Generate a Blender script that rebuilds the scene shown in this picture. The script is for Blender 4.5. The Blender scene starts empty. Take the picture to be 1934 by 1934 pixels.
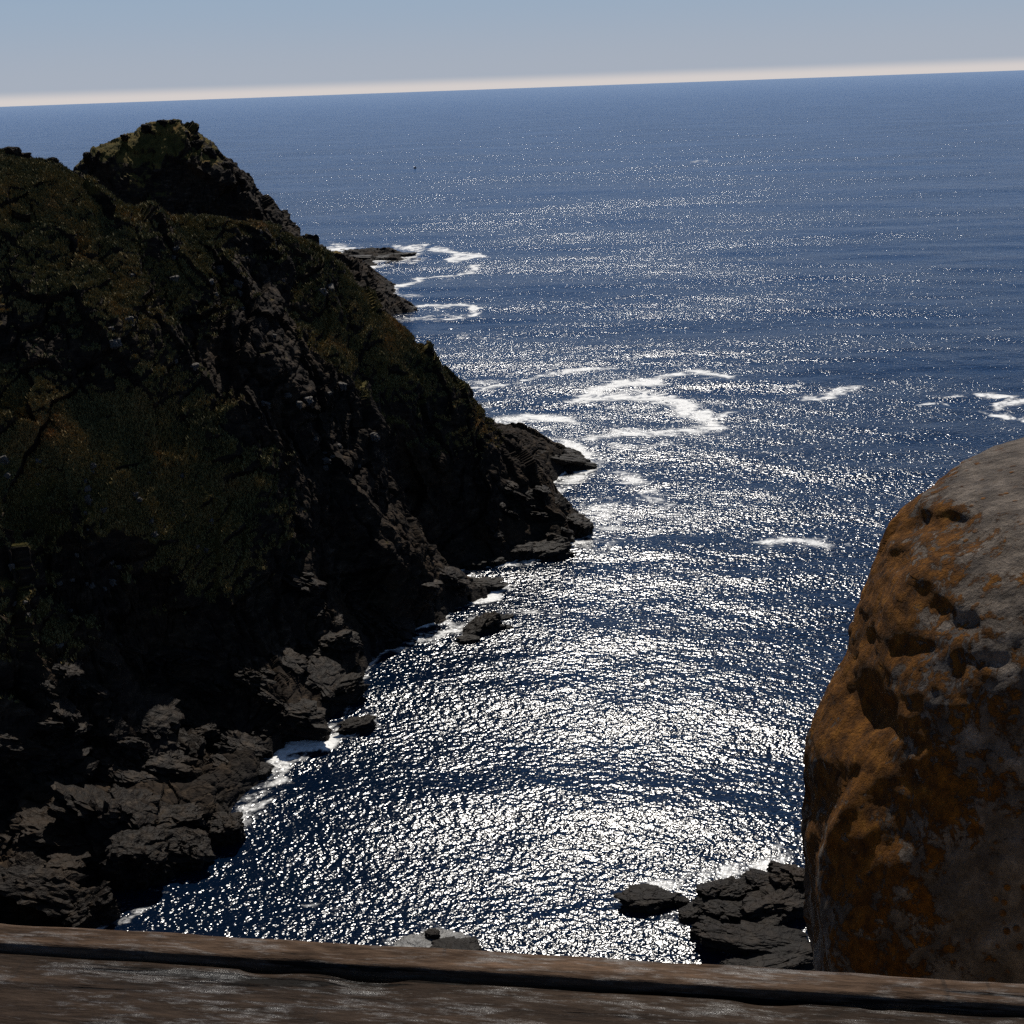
import bpy, math, random
import numpy as np
from mathutils import Matrix, Vector

random.seed(7)
rng = np.random.default_rng(11)
R = math.radians
SC = bpy.context.scene
COL = SC.collection

# ------------------------------------------------------------------ camera
IMG = 1934.0
FPX = 2320.0
EYE = 100.0
PITCH, ROLL = 19.07, -2.05
CM = (Matrix.Rotation(R(90 - PITCH), 3, 'X') @ Matrix.Rotation(R(ROLL), 3, 'Z'))
CMN = np.array(CM)
cam = bpy.data.cameras.new('camera')
cam.sensor_width = 36
cam.lens = 36 * FPX / IMG
cam.clip_start = 0.05
cam.clip_end = 200000
co = bpy.data.objects.new('camera', cam)
COL.objects.link(co)
co.matrix_world = Matrix.Translation((0, 0, EYE)) @ CM.to_4x4()
SC.camera = co


def ray(px, py):
    d = CMN @ np.array([(px - IMG / 2) / FPX, -(py - IMG / 2) / FPX, -1.0])
    return d


def at_r(px, py, r):
    d = ray(px, py)
    return np.array([0, 0, EYE]) + d * (r / math.hypot(d[0], d[1]))


def at_z(px, py, z=0.0):
    d = ray(px, py)
    return np.array([0, 0, EYE]) + d * ((z - EYE) / d[2])


def to_px(P):
    q = (np.asarray(P, float) - np.array([0, 0, EYE])) @ CMN
    w = np.where(-q[:, 2] > 1e-3, -q[:, 2], 1e-3)
    return IMG / 2 + FPX * q[:, 0] / w, IMG / 2 - FPX * q[:, 1] / w


# ------------------------------------------------------------------ noise
def _h(ix, iy, iz, s):
    with np.errstate(over='ignore'):
        n = (ix.astype(np.uint32) * np.uint32(374761393) + iy.astype(np.uint32) * np.uint32(668265263)
             + iz.astype(np.uint32) * np.uint32(2147483647) + np.uint32((s * 974711 + 1013904223) & 0xffffffff))
        n = (n ^ (n >> np.uint32(13))) * np.uint32(1274126177)
        n = (n ^ (n >> np.uint32(16))) * np.uint32(2246822519)
        n = n ^ (n >> np.uint32(15))
    return n.astype(np.float32) / np.float32(4294967295.0)


def vnoise(P, s=0):
    P = np.asarray(P, np.float32)
    f = np.floor(P)
    i = f.astype(np.int64)
    t = P - f
    t = t * t * t * (t * (t * 6 - 15) + 10)
    out = 0
    for a in (0, 1):
        wx = t[:, 0] if a else 1 - t[:, 0]
        for b in (0, 1):
            wy = t[:, 1] if b else 1 - t[:, 1]
            for c in (0, 1):
                wz = t[:, 2] if c else 1 - t[:, 2]
                out = out + wx * wy * wz * _h(i[:, 0] + a, i[:, 1] + b, i[:, 2] + c, s)
    return out * 2 - 1


def fbm(P, o=4, s=0, g=0.5):
    out, a, P = 0, 1.0, np.asarray(P, np.float32)
    for k in range(o):
        out = out + a * vnoise(P, s + 17 * k)
        P = P * 2.03 + 11.3
        a *= g
    return out


def facets(P, s=0, tilt=1.0):
    """angular blocks: every cell is a tilted plane; returns (height, edge distance)"""
    P = np.asarray(P, np.float32)
    i = np.floor(P).astype(np.int64)
    n = len(P)
    best = np.full(n, 1e9, np.float32)
    sec = np.full(n, 1e9, np.float32)
    val = np.zeros(n, np.float32)
    for a in (-1, 0, 1):
        for b in (-1, 0, 1):
            for c in (-1, 0, 1):
                x, y, z = i[:, 0] + a, i[:, 1] + b, i[:, 2] + c
                dx = P[:, 0] - (x + _h(x, y, z, s))
                dy = P[:, 1] - (y + _h(x, y, z, s + 1))
                dz = P[:, 2] - (z + _h(x, y, z, s + 2))
                d = dx * dx + dy * dy + dz * dz
                m = d < best
                v = (_h(x, y, z, s + 3) - .5) + tilt * ((_h(x, y, z, s + 4) - .5) * dx
                     + (_h(x, y, z, s + 5) - .5) * dy + (_h(x, y, z, s + 6) - .5) * dz)
                sec = np.where(m, best, np.minimum(sec, d))
                val = np.where(m, v, val)
                best = np.where(m, d, best)
    return val, np.sqrt(sec) - np.sqrt(best)


def rotm(ax, ay, az):
    return np.array(Matrix.Rotation(R(az), 3, 'Z') @ Matrix.Rotation(R(ay), 3, 'Y') @ Matrix.Rotation(R(ax), 3, 'X'))


# ------------------------------------------------------------------ objects
def mesh_obj(name, V, F, mat=None, parent=None, smooth=True, attrs=None):
    """V (n,3), F (m,k) arrays -> linked object"""
    me = bpy.data.meshes.new(name)
    V = np.ascontiguousarray(V, np.float32)
    F = np.ascontiguousarray(F, np.int32)
    k = F.shape[1]
    me.vertices.add(len(V))
    me.vertices.foreach_set('co', V.ravel())
    me.loops.add(F.size)
    me.loops.foreach_set('vertex_index', F.ravel())
    me.polygons.add(len(F))
    me.polygons.foreach_set('loop_start', np.arange(0, F.size, k, dtype=np.int32))
    me.polygons.foreach_set('loop_total', np.full(len(F), k, np.int32))
    me.update(calc_edges=True)
    me.polygons.foreach_set('use_smooth', np.full(len(F), smooth))
    for an, av in (attrs or {}).items():
        at = me.attributes.new(an, 'FLOAT', 'POINT')
        at.data.foreach_set('value', np.ascontiguousarray(av, np.float32))
    me.validate()
    o = bpy.data.objects.new(name, me)
    COL.objects.link(o)
    if mat:
        me.materials.append(mat)
    if parent:
        o.parent = parent
    return o


def tag(o, label=None, cat=None, group=None, kind=None):
    for k, v in (('label', label), ('category', cat), ('group', group), ('kind', kind)):
        if v:
            o[k] = v
    return o


def empty(name, loc):
    o = bpy.data.objects.new(name, None)
    COL.objects.link(o)
    o.location = loc
    return o


def grid_faces(nr, nc, keep=None):
    idx = np.arange(nr * nc).reshape(nr, nc)
    F = np.stack([idx[:-1, :-1], idx[:-1, 1:], idx[1:, 1:], idx[1:, :-1]], -1).reshape(-1, 4)
    if keep is not None:
        F = F[keep[F].all(1)]
        used = np.zeros(nr * nc, bool)
        used[F.ravel()] = True
        new = np.cumsum(used) - 1
        return new[F], used
    return F, np.ones(nr * nc, bool)


# ------------------------------------------------------------------ materials
class NT:
    def __init__(self, name):
        self.m = bpy.data.materials.new(name)
        self.m.use_nodes = True
        self.t = self.m.node_tree
        self.t.nodes.clear()
        self.out = self.n('ShaderNodeOutputMaterial')
        self.bs = self.n('ShaderNodeBsdfPrincipled')
        self.t.links.new(self.bs.outputs[0], self.out.inputs[0])

    def n(self, ty, **kw):
        x = self.t.nodes.new(ty)
        for k, v in kw.items():
            if k.startswith('i_'):
                x.inputs[k[2:].replace('_', ' ')].default_value = v
            else:
                setattr(x, k, v)
        return x

    def l(self, a, b):
        self.t.links.new(a, b)

    def pos(self, scale=(1, 1, 1), rot=(0, 0, 0), obj=False):
        if obj:
            src = self.n('ShaderNodeTexCoord').outputs['Object']
        else:
            src = self.n('ShaderNodeNewGeometry').outputs['Position']
        mp = self.n('ShaderNodeMapping')
        mp.inputs['Scale'].default_value = scale
        mp.inputs['Rotation'].default_value = rot
        self.l(src, mp.inputs['Vector'])
        return mp.outputs[0]

    def noise(self, vec, scale, detail=5, rough=.55, dist=0.0, lac=2.0):
        x = self.n('ShaderNodeTexNoise')
        x.inputs['Scale'].default_value = scale
        x.inputs['Detail'].default_value = detail
        x.inputs['Roughness'].default_value = rough
        x.inputs['Distortion'].default_value = dist
        x.inputs['Lacunarity'].default_value = lac
        self.l(vec, x.inputs['Vector'])
        return x.outputs[0]

    def vor(self, vec, scale, feat='F1', rnd=1.0):
        x = self.n('ShaderNodeTexVoronoi', feature=feat)
        x.inputs['Scale'].default_value = scale
        x.inputs['Randomness'].default_value = rnd
        self.l(vec, x.inputs['Vector'])
        return x.outputs['Distance']

    def ramp(self, fac, stops):
        x = self.n('ShaderNodeValToRGB')
        e = x.color_ramp.elements
        while len(e) < len(stops):
            e.new(.5)
        for k, (p, c) in enumerate(stops):
            e[k].position = p
            e[k].color = (*c, 1) if len(c) == 3 else c
        self.l(fac, x.inputs[0])
        return x.outputs[0]

    def step(self, v, a, b):
        x = self.n('ShaderNodeMapRange', interpolation_type='SMOOTHSTEP')
        self.l(v, x.inputs[0])
        x.inputs[1].default_value = a
        x.inputs[2].default_value = b
        return x.outputs[0]

    def math(self, op, a, b=None):
        x = self.n('ShaderNodeMath', operation=op)
        for k, v in enumerate((a, b)):
            if v is None:
                continue
            if isinstance(v, (int, float)):
                x.inputs[k].default_value = v
            else:
                self.l(v, x.inputs[k])
        return x.outputs[0]

    def mix(self, f, a, b):
        x = self.n('ShaderNodeMix', data_type='RGBA')
        for i, v in ((0, f), (6, a), (7, b)):
            if isinstance(v, (int, float)):
                x.inputs[i].default_value = v if i == 0 else (v, v, v, 1)
            elif isinstance(v, tuple):
                x.inputs[i].default_value = (*v, 1)
            else:
                self.l(v, x.inputs[i])
        return x.outputs[2]

    def attr(self, name):
        return self.n('ShaderNodeAttribute', attribute_name=name).outputs['Fac']

    def bump(self, h, dist, strength=1.0, nrm=None):
        x = self.n('ShaderNodeBump')
        x.inputs['Distance'].default_value = dist
        x.inputs['Strength'].default_value = strength
        self.l(h, x.inputs['Height'])
        if nrm is not None:
            self.l(nrm, x.inputs['Normal'])
        return x.outputs[0]

    def set(self, **kw):
        for k, v in kw.items():
            s = self.bs.inputs[k.replace('_', ' ')]
            if isinstance(v, (int, float)):
                s.default_value = v
            elif isinstance(v, tuple):
                s.default_value = (*v, 1)
            else:
                self.l(v, s)
        return self.m


def sea_material():
    t = NT('sea_water')
    p = t.pos(scale=(.72, 1, 1), rot=(0, 0, R(-14)))
    big = t.noise(p, .045, 3, .5, .3)
    n1 = t.noise(p, .16, 5, SEA_ROUGH)
    n2 = t.noise(t.pos(scale=(.8, 1, 1), rot=(0, 0, R(22))), 1.05, 1.8, SEA_ROUGH)
    # patches of ruffled and calmer water
    gust = t.step(t.noise(t.pos(scale=(.35, 1, 1), rot=(0, 0, R(-12))), .012, 4, .6), .30, .68)
    amp = t.math('ADD', t.math('MULTIPLY', gust, .5), .68)
    b = t.bump(big, 1.2)
    b = t.bump(t.math('MULTIPLY', n1, amp), SEA_A1, 1, b)
    b = t.bump(t.math('MULTIPLY', n2, amp), SEA_A2, 1, b)
    foam = t.attr('foam')
    pf = t.pos(scale=(.75, 1, 1), rot=(0, 0, R(-14)))
    lace = t.math('ADD', t.math('MULTIPLY', t.noise(pf, .14, 9, .70, 1.4), 2.0),
                  t.math('MULTIPLY', t.noise(pf, 1.3, 5, .65, .4), .5))
    f = t.step(t.math('SUBTRACT', t.math('MULTIPLY', foam, .82), t.math('SUBTRACT', lace, .55)), -.16, .26)
    f = t.math('MULTIPLY', f, t.step(foam, .04, .2))
    df = t.n('ShaderNodeBsdfDiffuse')
    t.l(t.mix(f, (.0012, .0050, .0145), (.80, .79, .76)), df.inputs['Color'])
    t.l(b, df.inputs['Normal'])
    gl = t.n('ShaderNodeBsdfAnisotropic', distribution='BECKMANN')
    gl.inputs['Color'].default_value = (1, 1, 1, 1)
    gl.inputs['Roughness'].default_value = SEA_GLOSS
    t.l(b, gl.inputs['Normal'])
    fr = t.n('ShaderNodeFresnel')
    fr.inputs['IOR'].default_value = 1.33
    t.l(b, fr.inputs['Normal'])
    ms = t.n('ShaderNodeMixShader')
    t.l(t.math('MULTIPLY', fr.outputs[0], t.math('SUBTRACT', 1.0, t.math('MULTIPLY', f, .85))), ms.inputs[0])
    t.l(df.outputs[0], ms.inputs[1])
    t.l(gl.outputs[0], ms.inputs[2])
    t.t.nodes.remove(t.bs)
    t.l(ms.outputs[0], t.out.inputs[0])
    return t.m


SEA_ROUGH, SEA_A1, SEA_A2, SEA_GLOSS = .62, .31, .35, .215


def rock_detail(t, scale=1.0, dark=1.0):
    p = t.pos()
    pr = t.pos(scale=(1, 1, 2.6), rot=(R(28), R(-32), R(15)))
    a = t.noise(pr, .35 * scale, 8, .62, .4)
    b = t.noise(p, .06 * scale, 4, .55)
    c = t.noise(p, 2.2 * scale, 6, .65)
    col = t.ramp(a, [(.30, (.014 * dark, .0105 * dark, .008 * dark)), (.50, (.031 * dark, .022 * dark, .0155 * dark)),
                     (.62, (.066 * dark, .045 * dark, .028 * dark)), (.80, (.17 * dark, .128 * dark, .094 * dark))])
    ochre = t.step(b, .52, .68)
    col = t.mix(t.math('MULTIPLY', ochre, .5), col, (.065 * dark, .038 * dark, .018 * dark))
    wv = t.n('ShaderNodeVectorMath', operation='MULTIPLY_ADD')
    nz = t.n('ShaderNodeTexNoise')
    nz.inputs['Scale'].default_value = .5 * scale
    nz.inputs['Detail'].default_value = 5
    t.l(p, nz.inputs['Vector'])
    t.l(nz.outputs['Color'], wv.inputs[0])
    wv.inputs[1].default_value = (3.2 / scale,) * 3
    t.l(pr, wv.inputs[2])
    cr = t.step(t.vor(wv.outputs[0], .30 * scale, 'DISTANCE_TO_EDGE'), .0, .06)
    h = t.math('ADD', t.math('MULTIPLY', a, .9), t.math('MULTIPLY', c, .22))
    h = t.math('ADD', h, t.math('MULTIPLY', cr, .14))
    return col, h


def cliff_material():
    t = NT('cliff_rock_and_heath')
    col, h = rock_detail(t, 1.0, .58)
    p = t.pos()
    veg = t.attr('veg')
    n = t.noise(p, .25, 7, .65)
    m = t.step(t.math('ADD', veg, t.math('MULTIPLY', t.math('SUBTRACT', n, .5), 1.5)), .38, .62)
    g = t.noise(p, .09, 5, .6)
    fine = t.noise(p, 3.0, 4, .7)
    gc = t.ramp(g, [(.32, (.045, .040, .012)), (.48, (.11, .088, .024)), (.60, (.19, .125, .034)),
                    (.74, (.26, .14, .038))])
    gc = t.mix(t.math('MULTIPLY', fine, .6), gc, (.012, .013, .006))
    wet = t.attr('wet')
    col = t.mix(t.math('MULTIPLY', wet, .75), col, (.018, .016, .014))
    hb = t.mix(m, h, fine)
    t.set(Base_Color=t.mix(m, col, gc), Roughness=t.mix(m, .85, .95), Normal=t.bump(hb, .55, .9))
    t.bs.inputs['Specular IOR Level'].default_value = .06
    return t.m


def shore_rock_material(name, wet):
    t = NT(name)
    col, h = rock_detail(t, 1.6, .40)
    z = t.n('ShaderNodeSeparateXYZ')
    t.l(t.n('ShaderNodeNewGeometry').outputs['Position'], z.inputs[0])
    if wet:
        w = t.n('ShaderNodeMapRange')
        t.l(t.math('ADD', z.outputs[2], t.math('MULTIPLY', t.noise(t.pos(), .8, 4), 1.5)), w.inputs[0])
        w.inputs[1].default_value = 4.2
        w.inputs[2].default_value = 1.4
        col = t.mix(t.math('MULTIPLY', w.outputs[0], .8), col, (.016, .014, .012))
    t.set(Base_Color=col, Roughness=.6 if wet else .85, Normal=t.bump(h, .35, .9))
    t.bs.inputs['Specular IOR Level'].default_value = .08
    return t.m


def pale_stone_material():
    t = NT('pale_stone')
    n = t.noise(t.pos(), 1.2, 6, .6)
    t.set(Base_Color=t.ramp(n, [(.3, (.035, .029, .022)), (.6, (.08, .066, .052)), (.8, (.17, .148, .122))]),
          Roughness=.9, Normal=t.bump(n, .25))
    return t.m


def washed_rock_material():
    t = NT('foam_washed_rock')
    p = t.pos()
    n = t.noise(p, .9, 8, .65, 1.2)
    t.set(Base_Color=t.ramp(n, [(.42, (.020, .017, .014)), (.50, (.08, .076, .070)), (.62, (.13, .127, .12)),
                                (.8, (.27, .27, .26))]), Roughness=.5, Normal=t.bump(n, .25))
    return t.m


def boulder_material():
    t = NT('lichen_covered_granite')
    p = t.pos()
    a = t.noise(p, 9, 9, .68)
    b = t.noise(p, 60, 5, .7)
    grey = t.ramp(a, [(.30, (.035, .025, .018)), (.48, (.085, .064, .046)), (.64, (.17, .134, .102)), (.78, (.38, .33, .275))])
    grey = t.mix(t.math('MULTIPLY', t.step(b, .5, .75), .5), grey, (.07, .062, .058))
    wn = t.math('ADD', t.math('MULTIPLY', t.noise(p, 4.6, 10, .72, .6), .6), t.math('MULTIPLY', t.noise(p, 17, 8, .70, .4), .4))
    lic = t.attr('lichen')
    m = t.step(t.math('ADD', wn, t.math('MULTIPLY', t.math('SUBTRACT', lic, .5), .22)), .488, .53)
    spots = t.step(t.vor(p, 22), .34, .22)
    m = t.math('MAXIMUM', m, t.math('MULTIPLY', spots, t.step(t.noise(p, 4.0, 3), .50, .60)))
    oc = t.noise(p, 14, 7, .7)
    orange = t.ramp(oc, [(.30, (.022, .009, .002)), (.46, (.078, .030, .004)), (.60, (.15, .058, .007)), (.76, (.27, .125, .022))])
    dk = t.step(t.noise(p, 2.3, 6, .65, .3), .56, .66)
    grey = t.mix(t.math('MULTIPLY', dk, .7), grey, (.055, .048, .045))
    c = t.mix(m, grey, orange)
    h = t.math('ADD', t.math('MULTIPLY', a, .7), t.math('MULTIPLY', b, .18))
    h = t.math('ADD', h, t.math('MULTIPLY', m, .12))
    h = t.math('ADD', h, t.math('MULTIPLY', oc, .25))
    t.set(Base_Color=c, Roughness=t.mix(m, .72, .95), Normal=t.bump(h, .075, 1.0))
    t.bs.inputs['Specular IOR Level'].default_value = .12
    return t.m


def wood_material(name, tint=1.0, gloss=.42):
    t = NT(name)
    p = t.pos(scale=(2.2, 38, 38), obj=True)
    g = t.noise(p, 1.0, 8, .65, .6)
    q = t.pos(scale=(9, 60, 60), obj=True)
    f = t.noise(q, 3.0, 6, .7)
    blot = t.noise(t.pos(scale=(7, 30, 30), obj=True), 1.5, 8, .68, .5)
    k = tint
    g0 = g
    g = t.math('ADD', t.math('MULTIPLY', g, .62), t.math('MULTIPLY', f, .38))
    blot = t.math('ADD', t.math('MULTIPLY', blot, .6), t.math('MULTIPLY', t.noise(t.pos(scale=(16, 120, 120), obj=True), 2.2, 6, .7), .4))
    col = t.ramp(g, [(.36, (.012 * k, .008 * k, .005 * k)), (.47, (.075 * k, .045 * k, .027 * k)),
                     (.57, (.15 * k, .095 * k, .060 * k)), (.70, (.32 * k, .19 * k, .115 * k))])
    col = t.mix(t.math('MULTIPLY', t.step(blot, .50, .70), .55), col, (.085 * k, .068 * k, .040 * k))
    crack = t.step(t.noise(t.pos(scale=(1.3, 24, 24), obj=True), 1.6, 6, .6, .4), .405, .375)
    saw = t.noise(t.pos(scale=(55, 7, 7), rot=(0, 0, R(24)), obj=True), .7, 3, .6, .3)
    col = t.mix(t.math('MULTIPLY', crack, .85), col, (.006, .005, .004))
    col = t.mix(t.math('MULTIPLY', t.step(saw, .36, .30), .55), col, (.018, .013, .010))
    h = t.math('ADD', t.math('MULTIPLY', g, .8), t.math('MULTIPLY', f, .14))
    h = t.math('SUBTRACT', h, t.math('MULTIPLY', crack, 1.0))
    h = t.math('ADD', h, t.math('MULTIPLY', saw, .12))
    rg = t.n('ShaderNodeMapRange')
    t.l(blot, rg.inputs[0])
    rg.inputs[1].default_value, rg.inputs[2].default_value = .49, .60
    rg.inputs[3].default_value, rg.inputs[4].default_value = gloss + .35, gloss
    sp = t.n('ShaderNodeMapRange')
    t.l(blot, sp.inputs[0])
    sp.inputs[1].default_value, sp.inputs[2].default_value = .50, .61
    sp.inputs[3].default_value, sp.inputs[4].default_value = .05, .45
    t.l(sp.outputs[0], t.bs.inputs['Specular IOR Level'])
    t.set(Base_Color=col, Roughness=rg.outputs[0], Normal=t.bump(h, .0055, .9))
    return t.m


def plain(name, c, r=.7):
    t = NT(name)
    n = t.noise(t.pos(), .8, 4)
    t.set(Base_Color=t.mix(t.math('MULTIPLY', n, .5), c, tuple(x * .6 for x in c)), Roughness=r)
    return t.m


M_SEA, M_CLIFF = sea_material(), cliff_material()
M_SHORE, M_DRY = shore_rock_material('wet_shore_rock', True), shore_rock_material('dry_dark_rock', False)
M_PALE, M_WASH = pale_stone_material(), washed_rock_material()
M_BOULDER = boulder_material()

# ------------------------------------------------------------------ terrain
CP = []


def cr(px, py, r):
    CP.append(at_r(px, py, r))


def cz(px, py, z):
    CP.append(at_z(px, py, z))


def ch(px, r, z):           # hidden ground: bearing of a column, range and height
    d = ray(px, 600)
    k = r / math.hypot(d[0], d[1])
    CP.append(np.array([d[0] * k, d[1] * k, z]))


# skyline of the near hill, then of the peak behind it
for p in [(-250, 250, 255), (-120, 270, 255), (0, 288, 255), (60, 294, 258), (110, 308, 262), (190, 345, 256), (240, 405, 246), (300, 462, 240), (350, 470, 244), (400, 462, 250),
          (450, 446, 256), (530, 452, 268), (600, 472, 281), (660, 520, 282), (740, 612, 281), (800, 662, 280),
          (850, 706, 282), (890, 752, 278), (925, 835, 272),
          (110, 385, 590), (150, 350, 597), (172, 328, 600), (200, 290, 606), (260, 258, 620), (300, 226, 620), (350, 258, 615), (400, 298, 610),
          (450, 338, 610), (500, 388, 618), (545, 446, 635), (600, 484, 660), (635, 474, 690),
          # peak face
          (190, 365, 596), (240, 330, 602), (320, 320, 602), (400, 350, 600), (300, 430, 588), (420, 425, 592), (500, 440, 605),
          # spur beyond the near hill
          (650, 494, 574), (700, 532, 580), (725, 562, 582), (600, 480, 590),
          # hillside columns
          (0, 1150, 178), (0, 1000, 185), (0, 850, 196), (0, 700, 210), (0, 500, 229),
          (-200, 1150, 178), (-200, 850, 196), (-200, 500, 229), (-250, 1500, 150),
          (150, 1150, 182), (150, 1000, 188), (150, 850, 200), (150, 650, 214), (150, 470, 232),
          (300, 1060, 193), (300, 950, 199), (300, 800, 209), (300, 600, 222),
          (450, 1100, 199), (450, 950, 207), (450, 800, 217), (450, 600, 233),
          (600, 1100, 211), (600, 950, 222), (600, 800, 234), (600, 650, 254),
          (740, 1100, 221), (740, 950, 237), (740, 800, 247), (740, 700, 264),
          (850, 950, 258), (850, 850, 267), (930, 900, 267), (1000, 985, 268), (1000, 890, 300), (1000, 838, 322), (950, 826, 318)]:
    cr(*p)
# shore slabs
for p in [(0, 1500, 8), (0, 1300, 18), (0, 1650, 6), (-200, 1650, 10), (100, 1550, 7), (90, 1700, 3), (120, 1350, 14), (250, 1290, 13), (380, 1240, 14), (150, 1250, 18),
          (250, 1450, 6), (300, 1560, 5), (400, 1450, 4), (400, 1300, 9), (520, 1250, 9), (600, 1250, 5), (560, 1380, 3),
          (700, 1160, 5), (800, 1140, 4), (880, 1105, 3), (700, 1230, 1.5), (640, 1290, 2.5), (960, 1020, 4), (1050, 985, 5), (1060, 856, 4)]:
    cz(*p)
SHORE = [(60, 1830), (170, 1745), (312, 1668), (440, 1562), (480, 1500), (535, 1440), (620, 1400), (665, 1330), (690, 1265), (735, 1222),
         (850, 1185), (880, 1140), (935, 1108), (880, 1092), (810, 1085), (900, 1062), (985, 1052), (1050, 1040), (1100, 1000),
         (1060, 945), (1035, 915), (1108, 876), (1065, 846), (945, 816)]
for a in SHORE:
    cz(*a, .2)
for a in [(110, 1860), (215, 1800), (385, 1690), (500, 1580), (560, 1500), (680, 1420), (740, 1320), (790, 1260), (880, 1225), (950, 1160), (1000, 1105),
          (1100, 1060), (1170, 1000), (1110, 925), (1180, 875), (1100, 820), (990, 790), (1300, 1000), (1200, 1200), (900, 1400), (600, 1700)]:
    cz(*a, -7)
FARSHORE = [(640, 466), (700, 470), (782, 480), (700, 500), (690, 520), (740, 572), (784, 587), (735, 600)]
for a in FARSHORE:
    cz(*a, .4)
for a in [(560, 440), (700, 452), (660, 450), (740, 460), (900, 456), (950, 480), (1060, 470), (1150, 482), (850, 478), (760, 520), (850, 590), (780, 640)]:
    CP.append(at_z(*a) * np.array([1, 1, 0]) + np.array([0, 0, -10.]))
for p in [(-250, 300, 90), (0, 305, 78), (150, 320, 66), (300, 290, 62), (450, 315, 52), (600, 330, 42), (740, 335, 22), (850, 320, 8),
          (0, 400, 62), (200, 400, 45), (400, 420, 30), (600, 430, 12), (740, 430, -5), (850, 400, -8), (-250, 420, 85),
          (0, 500, 58), (60, 520, 55), (60, 600, 50), (110, 545, 45), (120, 630, 50), (0, 560, 55), (60, 680, 45), (200, 500, 40), (400, 510, 25), (600, 510, 8), (720, 510, -6), (-250, 560, 60),
          (0, 620, 50), (300, 700, 55), (300, 800, 10), (150, 720, 45), (0, 760, 30), (-200, 800, 20), (450, 700, 25), (500, 790, -10),
          (600, 780, -12), (300, 900, -12), (0, 900, -10), (-250, 950, -12), (1200, 330, -10), (1300, 500, -12), (1000, 600, -12), (1000, 450, -10)]:
    ch(*p)
CPA = np.array(CP)


def tps_fit(P, Z, lam):
    n = len(P)
    d = np.linalg.norm(P[:, None] - P[None], axis=2)
    K = d * d * np.log(d + 1e-9) + lam * np.eye(n)
    A = np.zeros((n + 3, n + 3))
    A[:n, :n] = K
    A[:n, n] = A[n, :n] = 1
    A[:n, n + 1:] = P
    A[n + 1:, :n] = P.T
    return np.linalg.solve(A, np.r_[Z, 0, 0, 0])


# interpolate in (bearing, log range): the hill's features are radial to the bay
S_ANG, S_LOG = 160.0, 160.0


def to_uv(x, y):
    return np.stack([np.arctan2(x, y) * S_ANG, np.log(np.hypot(x, y)) * S_LOG], -1)


CPU = to_uv(CPA[:, 0], CPA[:, 1])
CPZ = CPA[:, 2].copy()
W = tps_fit(CPU, CPZ, 4.0)


def height(x, y):
    Q = to_uv(np.asarray(x), np.asarray(y))
    z = W[len(CPU)] + Q @ W[len(CPU) + 1:]
    for k in range(len(CPU)):
        d2 = ((Q - CPU[k]) ** 2).sum(-1)
        z = z + W[k] * .5 * d2 * np.log(d2 + 1e-12)
    return z


def crag(P, N, amp):
    """angular, dipping rock relief along the normal (P, N: n x 3; amp: n)"""
    Q = P + 3.0 * np.stack([fbm(P / 14 + k * 31, 2, 40 + k) for k in range(3)], -1)
    Rm = rotm(24, -34, 12)
    q = (Q @ Rm) * np.array([1, .62, 1.5])
    a, ea = facets(q / 17.0, 3, 1.2)
    b, eb = facets(q / 6.2 + 5, 13, 1.3)
    c, ec = facets(q / 2.3 + 9, 23, 1.3)
    d = 3.2 * a + 1.4 * b + .5 * c - .5 * np.exp(-eb * 9) - .25 * np.exp(-ec * 8)
    u = np.stack([P[:, 0] + .62 * P[:, 2], .22 * P[:, 1], .16 * P[:, 2]], -1)
    rib = 1 - 2 * np.abs(fbm(u / 21, 3, 71)) ** .8
    d = d + 2.2 * (rib - .3) + 1.6 * fbm(P / 30, 4, 70) + .4 * fbm(P / 2.0, 3, 80)
    return P + N * (d * amp)[:, None], d * amp


def relief_amp(P):
    amp = np.clip(.45 + P[:, 2] / 30, .45, 1.0)
    return np.where(P[:, 1] > 480, amp * 1.4, amp)


def normals(x, y, e=.6):
    z = height(x, y)
    n = np.stack([-(height(x + e, y) - z) / e, -(height(x, y + e) - z) / e, np.ones_like(z)], -1)
    return n / np.linalg.norm(n, axis=1)[:, None]


# let the base surface give way to the relief so that the skyline and shore stay where they are
for _ in range(2):
    P0 = CPA.copy()
    N0 = normals(P0[:, 0], P0[:, 1], 4.0)
    dd = crag(P0, N0, relief_amp(P0))[1]
    sel = (CPA[:, 2] > -.1)
    CPZ = np.where(sel, CPA[:, 2] - np.clip(dd / np.clip(N0[:, 2], .5, 1), -6, 6) * np.where(CPA[:, 2] > 6, .85, .6), CPA[:, 2])
    W = tps_fit(CPU, CPZ, 4.0)

NA, = (760,)
AN = np.linspace(R(-29), R(8.5), NA)
RR = np.r_[np.linspace(112, 300, 1000)[:-1], np.exp(np.linspace(math.log(300), math.log(345), 110))[:-1],
           np.exp(np.linspace(math.log(345), math.log(540), 60))[:-1], np.exp(np.linspace(math.log(540), math.log(930), 330))]
NR = len(RR)
AA, RG = np.meshgrid(AN, RR)
X, Y = (RG * np.sin(AA)).ravel(), (RG * np.cos(AA)).ravel()
Z = height(X, Y)
e = .6
HX = (height(X + e, Y) - Z) / e
HY = (height(X, Y + e) - Z) / e
NRM = np.stack([-HX, -HY, np.ones_like(Z)], -1)
NRM /= np.linalg.norm(NRM, axis=1)[:, None]
keep = Z > -6
F, used = grid_faces(NR, NA, keep)
P = np.stack([X, Y, Z], -1)[used]
N = NRM[used]
amp = relief_amp(P)
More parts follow.
